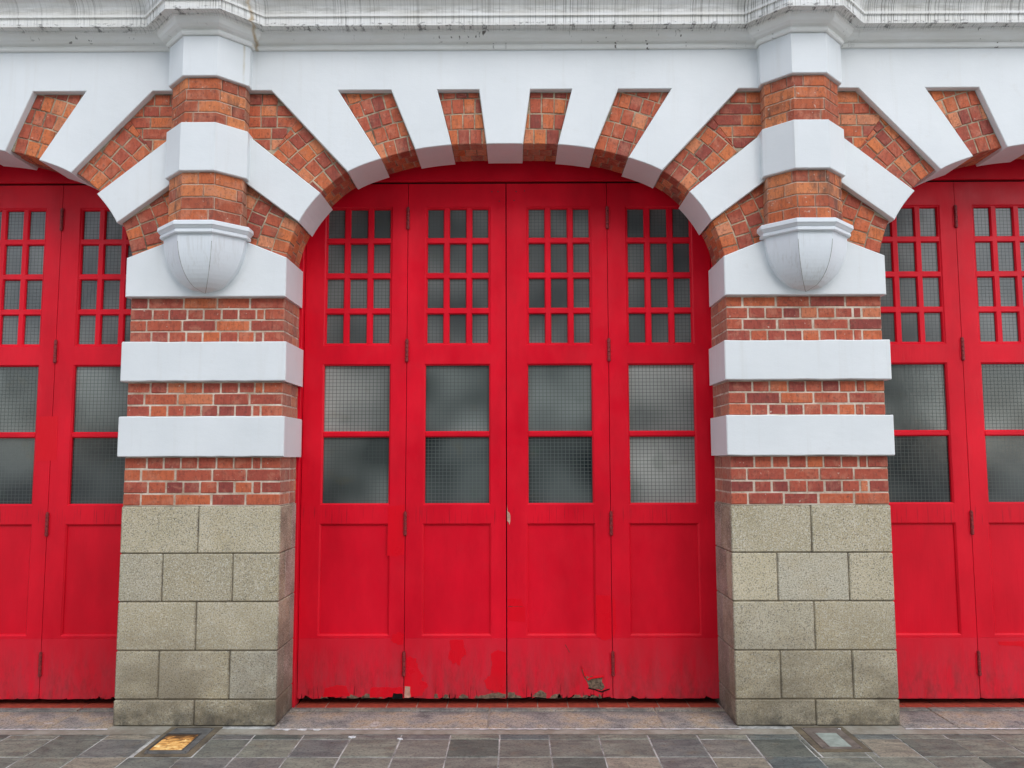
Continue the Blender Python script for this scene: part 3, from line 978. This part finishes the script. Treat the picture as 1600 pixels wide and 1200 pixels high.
LEAVES = [(-1.420, -0.699, -1.282, -0.812), (-0.695, -0.001, -0.569, -0.113), (0.006, 0.720, 0.151, 0.606), (0.724, 1.450, 0.857, 1.322)]
ZTOP = 3.628
def build_door(xc, label, seed, wear, glass):
    rnd = random.Random(seed)
    D = thing('folding_door', label, 'door', (xc, 0, 0), 'red folding doors of the garage')
    # frame
    for s in (-1, 1):
        a, b = sorted((s * 1.424 + (0.032 if s > 0 else 0), s * 1.50 + (0.03 if s > 0 else 0)))
        if s > 0: a, b = 1.455, 1.53
        box('jamb', a, b, 0.375, 0.50, 0.0, 3.6, M['red'], D, 0.004)
        c = -1.462 if s < 0 else 1.462
        box('jamb_guard', c - .020, c + .020, 0.30, 0.374, 0.0, 0.145, M['red_worn'], D, 0.008)
    box('head_board', -1.53, 1.56, 0.412, 0.47, ZTOP + .014, 3.95, M['red_panel'], D, 0.004)
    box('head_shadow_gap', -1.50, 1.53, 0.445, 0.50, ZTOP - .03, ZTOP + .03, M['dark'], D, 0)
    for li, (x0, x1, g0, g1) in enumerate(LEAVES):
        gt, gb = 3.462, 2.460
        mt, mb = 2.330, 1.347
        pt_, pb = 1.220, 0.462
        ox = g0 - .006, g1 + .006
        leaf = plate('door_leaf', x0, x1, 0.445, ZTOP, [(ox[0], ox[1], gb, gt), (ox[0], ox[1], mb, mt), (ox[0] - .004, ox[1] + .004, pb, pt_)], DY, 0.011, 0.010, DY + .042, M['red'], D)
        if li in (1, 2): pass
        # upper grid of twelve panes
        cw = .011
        X0, X1, Z0, Z1 = ox[0] + cw - .002, ox[1] - cw + .002, gb + cw - .002, gt - cw + .002
        bw = 0.031
        pw = (X1 - X0 - 2 * bw) / 3; phh = (Z1 - Z0 - 3 * bw) / 4
        holes = []
        for i in range(3):
            for j in range(4):
                hx, hz = X0 + i * (pw + bw), Z0 + j * (phh + bw)
                holes.append((hx + (.003 if i == 0 else 0), hx + pw - (.003 if i == 2 else 0), hz + (.003 if j == 0 else 0), hz + phh - (.003 if j == 3 else 0)))
        plate('glazing_bars', X0, X1, Z0, Z1, holes, DY + .008, 0.007, 0.010, DY + .034, M['red'], leaf)
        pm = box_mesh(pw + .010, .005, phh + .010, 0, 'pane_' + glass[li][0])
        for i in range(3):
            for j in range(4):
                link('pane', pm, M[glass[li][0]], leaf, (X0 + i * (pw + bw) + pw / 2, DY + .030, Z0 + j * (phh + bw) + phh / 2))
        # two big panes and the bar between them
        zb = 1.836
        box('glazing_bar', ox[0] + .004, ox[1] - .004, DY + .004, DY + .036, zb - .021, zb + .021, M['red'], leaf, 0.009)
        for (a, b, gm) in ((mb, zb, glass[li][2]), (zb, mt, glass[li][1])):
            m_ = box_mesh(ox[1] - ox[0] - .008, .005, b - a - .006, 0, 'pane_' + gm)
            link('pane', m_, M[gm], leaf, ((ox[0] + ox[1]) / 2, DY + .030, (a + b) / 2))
        # sunk panel
        box('sunk_panel', ox[0] - .002, ox[1] + .002, DY + .017, DY + .03, pb + .002, pt_ - .002, M['red_panel'], leaf, 0)
        # bottom rail with ragged lower edge
        w_ = wear[li]
        pts = [(x0, 0.4445), (x0, 0.050)]
        x = x0
        while x < x1 - .012:
            x += rnd.uniform(.012, .05)
            if x > x1 - .006: break
            d = rnd.uniform(0, .010) * w_
            if rnd.random() < .22 * w_: # split
                h = rnd.uniform(.010, .032) * w_
                pts += [(x - .003, .045 + d), (x - .001, .045 + h), (x + .003, .045 + h * .7), (x + .004, .043 + d * .5)]
            elif rnd.random() < .25 * w_:
                pts += [(x, .046 + d), (x + .004, .058 + d), (x + .012, .056 + d)]; x += .012
            else: pts += [(x, .042 + d)]
        pts += [(x1, 0.046), (x1, 0.4445)]
        rail = prism('bottom_rail', pts[::-1], DY, DY + .042, M['red_worn'], leaf, 0.0015)
        # hinges between outer and inner leaf
        if li in (0, 2):
            hx = (LEAVES[li][1] + LEAVES[li + 1][0]) / 2
            for hz in (3.375, 2.425, 1.220, 0.277):
                link('hinge', hinge_mesh(), M['hinge'], leaf, (hx + (0.002 if li == 2 else 0), DY - .006, hz))
                for s in (-1, 1):
                    box('hinge_plate', hx + s * .011 - .009, hx + s * .011 + .009, DY - .003, DY + .003, hz - .070, hz + .070, M['red_panel'], leaf, 0.001)
        # rotted foot, screws
        if w_ > 0.8:
            for _ in range(int(5 * w_)):
                cx_ = rnd.uniform(x0 + .04, x1 - .04); ww = rnd.uniform(.012, .045)
                patch('peeled_spot', [(cx_ - ww, .050), (cx_ + ww, .050), (cx_ + ww * .6, .050 + rnd.uniform(.010, .024)), (cx_ - ww * .3, .050 + rnd.uniform(.012, .034))], M['wood'], leaf, DY, .0008, rnd, .004, 3)
            for _ in range(7):
                cx_ = rnd.uniform(x0 + .03, x1 - .03); hh = rnd.uniform(.03, .11); sk = rnd.uniform(-.01, .01)
                patch('crack', [(cx_, .048), (cx_ + .003, .048), (cx_ + sk + .001, .048 + hh)], M['dark'], leaf, DY, .0007, rnd, .001, 3)
    return D

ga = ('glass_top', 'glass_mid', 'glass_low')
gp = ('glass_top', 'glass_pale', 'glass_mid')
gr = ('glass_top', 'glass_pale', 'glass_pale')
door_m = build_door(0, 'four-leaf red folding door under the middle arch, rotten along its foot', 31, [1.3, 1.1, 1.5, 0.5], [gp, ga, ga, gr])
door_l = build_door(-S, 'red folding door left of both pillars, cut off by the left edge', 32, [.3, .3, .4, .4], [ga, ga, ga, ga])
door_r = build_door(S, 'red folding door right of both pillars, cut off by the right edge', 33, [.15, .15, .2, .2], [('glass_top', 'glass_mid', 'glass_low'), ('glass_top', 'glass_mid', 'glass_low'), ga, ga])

def leaf_of(door, i): return [c for c in door.children if c.name.startswith('door_leaf')][i]
rp = random.Random(5)
L1, L2, L3, L4 = (leaf_of(door_m, i) for i in range(4))
patch('paint_patch', [(-.385, .43), (-.30, .435), (-.285, .39), (-.275, .335), (-.30, .315), (-.32, .265), (-.34, .285), (-.365, .275), (-.393, .31), (-.38, .37)], M['red_patch'], L2, rnd=rp)
patch('paint_patch', [(-.690, .30), (-.655, .325), (-.615, .31), (-.60, .24), (-.560, .20), (-.575, .17), (-.530, .13), (-.56, .10), (-.57, .062), (-.66, .055), (-.69, .10)], M['red_patch'], L2, rnd=rp)
patch('paint_patch', [(-.105, .34), (-.06, .365), (-.008, .35), (-.006, .07), (-.06, .09), (-.13, .115), (-.15, .16), (-.11, .20), (-.10, .27)], M['red_patch'], L2, rnd=rp)
patch('paint_patch', [(-.78, .47), (-.73, .49), (-.704, .475), (-.704, .405), (-.74, .40), (-.79, .43)], M['red_patch'], L1, rnd=rp)
patch('paint_patch', [(-1.25, .055), (-1.23, .115), (-1.15, .135), (-1.09, .13), (-1.06, .06)], M['red_patch'], L1, rnd=rp, wob=.004)
patch('paint_patch', [(-.93, .055), (-.92, .12), (-.80, .118), (-.704, .122), (-.704, .085), (-.76, .06)], M['red_patch'], L1, rnd=rp, wob=.004)
patch('paint_patch', [(-.818, 1.00), (-.818, 1.335), (-.705, 1.35), (-.704, 1.01), (-.76, .995)], M['red_patch'], L1, rnd=rp, wob=.002)
patch('paint_patch', [(.010, .565), (.010, .71), (.10, .708), (.126, .65), (.128, .555), (.06, .56)], M['red_patch'], L3, rnd=rp, wob=.003)
patch('paint_patch', [(.614, .46), (.617, .735), (.715, .73), (.716, .44), (.66, .43)], M['red_patch'], L3, rnd=rp, wob=.004)
patch('paint_patch', [(.728, .46), (.728, .73), (.748, .70), (.752, .52), (.742, .47)], M['red_patch'], L4, rnd=rp, wob=.003)
# deep split in the third leaf with curled paint round bare wood
patch('split_seam', [(.014, .659), (.06, .660), (.112, .658), (.112, .655), (.06, .656), (.014, .655)], M['hinge'], L3, DY, .0016, rp, .0015)
patch('bare_wood', [(.512, .245), (.530, .205), (.557, .185), (.575, .195), (.605, .188), (.648, .190), (.652, .150), (.668, .125), (.645, .100), (.600, .112), (.560, .118), (.548, .150), (.525, .195)], M['wood'], L3, DY, .0016, rp, .003, 3)
patch('curled_paint', [(.510, .262), (.548, .176), (.575, .188), (.640, .194), (.660, .200), (.66, .188), (.575, .178), (.552, .166), (.527, .198)], M['red_patch'], L3, DY, .009, rp, .0015, 2)
patch('crack', [(.560, .118), (.60, .108), (.645, .095), (.70, .112), (.70, .105), (.645, .086), (.60, .100), (.552, .112)], M['dark'], L3, DY, .0022, rp, .0015, 2)
patch('crack', [(.652, .10), (.658, .10), (.652, .05)], M['dark'], L3, DY, .0022, rp, .001, 2)
patch('crack', [(.40, .40), (.43, .35), (.433, .352), (.404, .402)], M['hinge'], L3, DY, .0012, rp, .001, 2)
patch('bare_wood', [(.175, .055), (.195, .082), (.235, .10), (.268, .075), (.275, .052)], M['wood'], L3, DY, .0016, rp, .004, 3)
patch('bare_wood', [(.010, .052), (.012, .085), (.055, .088), (.06, .07), (.10, .06), (.10, .050)], M['wood'], L3, DY, .0016, rp, .003, 3)
patch('bare_wood', [(-.20, .050), (-.17, .068), (-.10, .082), (-.05, .085), (-.006, .075), (-.006, .050)], M['wood'], L2, DY, .0016, rp, .004, 3)
patch('bare_wood', [(-.690, .052), (-.690, .125), (-.655, .122), (-.648, .052)], M['pale_wood'], L2, DY, .0020, rp, .003, 2)
patch('broken_corner', [(-.775, .047), (-.768, .085), (-.740, .078), (-.704, .080), (-.703, .047)], M['dark'], L1, DY, .0016, rp, .002, 2)
patch('chipped_edge', [(.007, 1.36), (.012, 1.30), (.026, 1.29), (.030, 1.25), (.024, 1.21), (.008, 1.24)], M['pale_wood'], L3, DY, .0012, rp, .002, 2)
patch('paint_patch', [(.622, 1.655), (.622, 1.965), (.762, 1.97), (.765, 1.66)], M['red_patch'], leaf_of(door_l, 2), rnd=rp, wob=.002)
patch('paint_patch', [(-.56, .42), (-.14, .425), (-.15, .39), (-.30, .385), (-.33, .30), (-.32, .20), (-.38, .20), (-.37, .33), (-.40, .39), (-.55, .395)], M['red_patch'], leaf_of(door_r, 1), rnd=rp, wob=.003)
patch('peeled_paint', [(-1.503, .16), (-1.47, .16), (-1.468, .22), (-1.48, .30), (-1.50, .33)], M['pale_wood'], door_m, 0.375, .001, rp, .003, 2)
# old screw holes near the heads of the middle leaves
for (px_, pz_, lf) in ((-.10, 3.57, L2), (-.055, 3.57, L2), (-.045, 3.50, L2), (.075, 3.57, L3), (.135, 3.575, L3), (.06, 3.505, L3)):
    patch('screw_hole', [(px_ - .006, pz_), (px_, pz_ - .006), (px_ + .006, pz_), (px_, pz_ + .006)], M['hinge'], lf, DY, .0006, rp, .001, 1)

# ------------------------------------------------------------------ ground
def ground_sheet(name, x0, x1, y0, y1, z, mat, label=None, kind='structure', parent=None):
    bm = bmesh.new()
    bm.faces.new([bm.verts.new(p) for p in ((x0, y0, z), (x1, y0, z), (x1, y1, z), (x0, y1, z))])
    o = link(name, mesh_of(bm, name), mat, parent)
    if kind and parent is None: o['kind'] = kind
    if label: o['label'] = label
    return o
road = ground_sheet('ground', -600, 600, -600, 60, -0.14, M['bounce_ground'], 'unseen ground beyond the pavement, made pale to bounce light')
pave = ground_sheet('pavement', -8, 8, -5.9, 0.45, -0.0035, M['grout'], 'grey green slate paving slabs in front of the doors')
box('kerb', -8, 8, -6.05, -5.9, -0.3, 0.0, M['cement'], pave, 0.01)
TP = 0.297
rt = random.Random(77)
LAMPS = [(-2.085, -1.765, -0.527, -0.012), (1.785, 2.095, -0.455, -0.012)]
tm = {}
brown = {(-4, 1), (-3, 1), (-4, 2), (-3, 2), (9, 1)}
def tile(ix, x0, x1, y0, y1, kind_row, stuff=None):
    for L in LAMPS:
        if x1 > L[0] and x0 < L[1] and y1 > L[2] + .02 and y0 < L[3]:
            segs = []
            if x0 < L[0] - .03: segs.append((x0, L[0] - .006, y0, y1))
            if x1 > L[1] + .03: segs.append((L[1] + .006, x1, y0, y1))
            if y0 < L[2] - .05: segs.append((max(x0, L[0]), min(x1, L[1]), y0, L[2] - .006))
            return segs
    return [(x0, x1, y0, y1)]
rows = [(-0.241, -0.158)] + [(-0.241 - TP * (k + 1), -0.241 - TP * k) for k in range(6)]
for r, (y0, y1) in enumerate(rows):
    for i in range(-17, 17):
        x0 = -0.032 + i * TP; x1 = x0 + TP
        if x1 < -4.4 or x0 > 4.4: continue
        if r > 2 and (x1 < -3.3 or x0 > 3.3): continue
        if rt.random() < .05 and 0: continue
        for (a, b, c, d) in tile(i, x0, x1, y0, y1, r):
            g = 0.0034
            j = lambda: rt.uniform(-.0026, .0026)
            bm = bmesh.new()
            h = rt.uniform(-.0015, .0015)
            P4 = [(a + g + j(), c + g + j()), (b - g + j(), c + g + j()), (b - g + j(), d - g + j()), (a + g + j(), d - g + j())]
            top = [bm.verts.new((x, y, h + rt.uniform(-.001, .001))) for x, y in inset(P4, .004)]
            mid = [bm.verts.new((x, y, h - .003)) for x, y in P4]
            low = [bm.verts.new((x, y, -.03)) for x, y in P4]
            bm.faces.new(top)
            for A, B in ((top, mid), (mid, low)):
                for k in range(4): bm.faces.new((A[k], B[k], B[(k + 1) % 4], A[(k + 1) % 4]))
            link('paving_slab', mesh_of(bm, 'paving_slab'), M['tile'], pave)
# the rest of the slabs, out of the picture, as one part
bm = bmesh.new()
for i in range(-27, 27):
    for k in range(0, 19):
        x0 = -0.032 + i * TP; y1 = -0.241 - TP * k
        inpic = (k < 6 and not (x0 + TP < -4.4 or x0 > 4.4)) and not (k + 1 > 2 and (x0 + TP < -3.3 or x0 > 3.3))
        if inpic: continue
        g = .003
        bm.faces.new([bm.verts.new(p) for p in ((x0 + g, y1 - TP + g, 0), (x0 + TP - g, y1 - TP + g, 0), (x0 + TP - g, y1 - g, 0), (x0 + g, y1 - g, 0))])
o = link('outer_slabs', mesh_of(bm, 'outer_slabs'), M['tile'], pave); o['kind'] = 'stuff'
# cement strip along the pillars and the white pointing line
def strip(name, x0, x1, y0, y1, z, mat, wob, parent, seed, step=0.05):
    r_ = random.Random(seed)
    bm = bmesh.new(); n = int((x1 - x0) / step); A = []; B = []
    for i in range(n + 1):
        x = x0 + (x1 - x0) * i / n
        A.append(bm.verts.new((x, y0 + r_.uniform(-wob, wob), z))); B.append(bm.verts.new((x, y1 + r_.uniform(-wob, wob), z)))
    for i in range(n): bm.faces.new((A[i], A[i + 1], B[i + 1], B[i]))
    return link(name, mesh_of(bm, name), mat, parent)
strip('cement_strip', -6, -2.086, -.158, 0.02, 0.000, M['cement'], .003, pave, 1)
strip('cement_strip', -1.764, 1.784, -.158, -.055, 0.000, M['cement'], .003, pave, 2)
strip('cement_strip', 2.096, 6, -.158, 0.02, 0.000, M['cement'], .003, pave, 3)
strip('cement_strip', -2.086, -1.764, -.02, 0.02, -.001, M['cement'], .002, pave, 4)
strip('cement_strip', 1.784, 2.096, -.02, 0.02, -.001, M['cement'], .002, pave, 5)
for (a, b, s_) in ((-1.44, 1.45, 6), (-6, -2.46, 7), (2.46, 6, 8)):
    strip('white_pointing', a, b, -.077, -.064, 0.0045, M['white_grout'], .005, pave, s_, .02)
# blobs of filler spilled on joints
for (bx, by, br) in ((-.922, -.205, .022), (-.63, -.238, .014), (-1.16, -.072, .02), (-1.25, -.070, .028), (-1.35, -.070, .022), (2.05, -.07, .012)):
    r_ = random.Random(int(bx * 1000)); bm = bmesh.new(); n = 11
    pts = [(bx + br * 1.5 * r_.uniform(.5, 1) * math.cos(2 * math.pi * k / n), by + br * .5 * r_.uniform(.5, 1.1) * math.sin(2 * math.pi * k / n)) for k in range(n)]
    top = [bm.verts.new((x, y, .0055)) for x, y in inset(pts, .002)]; low = [bm.verts.new((x, y, -.004)) for x, y in pts]
    bm.faces.new(top)
    for k in range(n): bm.faces.new((top[k], low[k], low[(k + 1) % n], top[(k + 1) % n]))
    link('filler_blob', mesh_of(bm, 'filler_blob'), M['white_grout'], pave)
# granite thresholds and red tiles under the doors
for bi, (label, cuts, xr) in enumerate((('worn granite threshold under the middle red door', [-1.44, -.112, .985, 1.45], (-1.42, 1.45)),
                                        ('worn granite threshold running off the left edge', [-5.3, -4.1, -2.84, -2.462], (-5.3, -2.45)),
                                        ('worn granite threshold running off the right edge', [2.462, 2.80, 4.1, 5.3], (2.47, 5.3)))):
    th = thing('door_threshold', label, 'threshold', ((cuts[0] + cuts[-1]) / 2, 0, 0), 'granite thresholds')
    X = (cuts[0] + cuts[-1]) / 2
    for a, b in zip(cuts, cuts[1:]):
        box('granite_slab', a + .004 - X, b - .004 - X, -.060, 0.288, -.05, 0.004 + random.Random(int(a * 99)).uniform(-.001, .001), M['step'], th, 0.004)
        box('granite_slab', a + .004 - X, b - .004 - X, 0.296, 0.358, -.05, 0.009, M['step'], th, 0.004)
    box('joint_filler', cuts[0] - X, cuts[-1] - X, -.055, 0.36, -.05, -0.001, M['cement'], th, 0)
    x = xr[0]
    box('tile_grout', xr[0] - X, xr[1] - X, 0.358, 1.2, -.05, 0.002, M['quarry_grout'], th, 0)
    while x < xr[1] - .02:
        box('floor_tile', x + .003 - X, min(x + .2, xr[1]) - X, 0.362, 0.56, -.04, 0.0055, M['quarry'], th, 0.001)
        x += .204

# ------------------------------------------------------------------ lamps let into the pavement
def ground_lamp(L, label, glass, mats, gx, gmat):
    cx, cy = (L[0] + L[1]) / 2, (L[2] + L[3]) / 2
    T = thing('ground_lamp', label, 'lamp', (cx, cy, 0), 'lamps set in the paving')
    x0, x1, y0, y1 = L[0] - cx, L[1] - cx, L[2] - cy, L[3] - cy
    g = (gx[0] - cx, gx[1] - cx, gx[2] - cy, gx[3] - cy)
    def ringbox(name, o, i, z0, z1, zt, mat):
        bm = bmesh.new()
        O = [(o[0], o[2]), (o[1], o[2]), (o[1], o[3]), (o[0], o[3])]; I = [(i[0], i[2]), (i[1], i[2]), (i[1], i[3]), (i[0], i[3])]
        ob = [bm.verts.new((x, y, z0)) for x, y in O]; ot = [bm.verts.new((x, y, z1)) for x, y in O]
        it = [bm.verts.new((x, y, zt)) for x, y in I]; ib = [bm.verts.new((x, y, z0)) for x, y in I]
        for A, B in ((ob, ot), (ot, it), (it, ib)):
            for k in range(4): bm.faces.new((A[k], A[(k + 1) % 4], B[(k + 1) % 4], B[k]))
        return link(name, mesh_of(bm, name), mat, T)
    e = .040
    ringbox('bedding', (x0, x1, y0, y1), (x0 + e, x1 - e, y0 + e, y1 - e), -.02, .001, .0015, M['stone_mortar'])
    ringbox('frame', (x0 + e, x1 - e, y0 + e, y1 - e), (g[0] - .012, g[1] + .012, g[2] - .012, g[3] + .012), -.02, .005, .006, mats[0])
    ringbox('rim', (g[0] - .012, g[1] + .012, g[2] - .012, g[3] + .012), g, -.02, .0075, .004, mats[1])
    bm = bmesh.new()
    n = 8
    gv = [[bm.verts.new((g[0] + (g[1] - g[0]) * i / n, g[2] + (g[3] - g[2]) * j / n, .0035)) for j in range(n + 1)] for i in range(n + 1)]
    for i in range(n):
        for j in range(n): bm.faces.new((gv[i][j], gv[i + 1][j], gv[i + 1][j + 1], gv[i][j + 1]))
    link('lens', mesh_of(bm, 'lens'), gmat, T)
    for sx in (x0 + e + .012, x1 - e - .012):
        for sy in (y0 + e + .015, y1 - e - .015):
            link('screw', box_mesh(.010, .010, .004, .002, 'screw'), M['lens_rim'], T, (sx, sy, .006))
ground_lamp(LAMPS[0], 'glowing amber lamp set in the pavement at the foot of the left pillar', None, (M['frame_metal'], M['lens_rim']), (-2.040, -1.855, -.435, -.165), M['glow'])
ground_lamp(LAMPS[1], 'unlit pale green glass lamp in a brownish frame before the right pillar', None, (M['frame_rust'], M['frame_rust']), (1.880, 2.005, -.385, -.145), M['lens_off'])

# ------------------------------------------------------------------ unseen building added across the street to cut frontal light and darken reflections
B = thing('added_opposite_building', 'unseen concrete building added across the street to hold back light and darken the glass', 'building', (0, -24, -0.14))
M['facade'] = mat_simple('grey_concrete_facade', (0.20, 0.20, 0.195), 0.85, 1.5, 0.15)
M['facade_dark'] = mat_simple('tinted_window_glass', (0.03, 0.035, 0.04), 0.2, 2, 0.3, 0.05)
box('building_wall', -15, 15, -12.0, 0, 0, 17.5, M['facade'], B, 0)
for fl in range(5):
    zf = 0.9 + fl * 3.4
    box('floor_ledge', -15.3, 15.3, 0.0, 0.5, zf + 2.45, zf + 2.75, M['facade'], B, 0)
    for i in range(8):
        xw = -13.2 + i * 3.75
        box('window', xw - 1.3, xw + 1.3, 0.003, 0.06, zf, zf + 2.0, M['facade_dark'], B, 0)
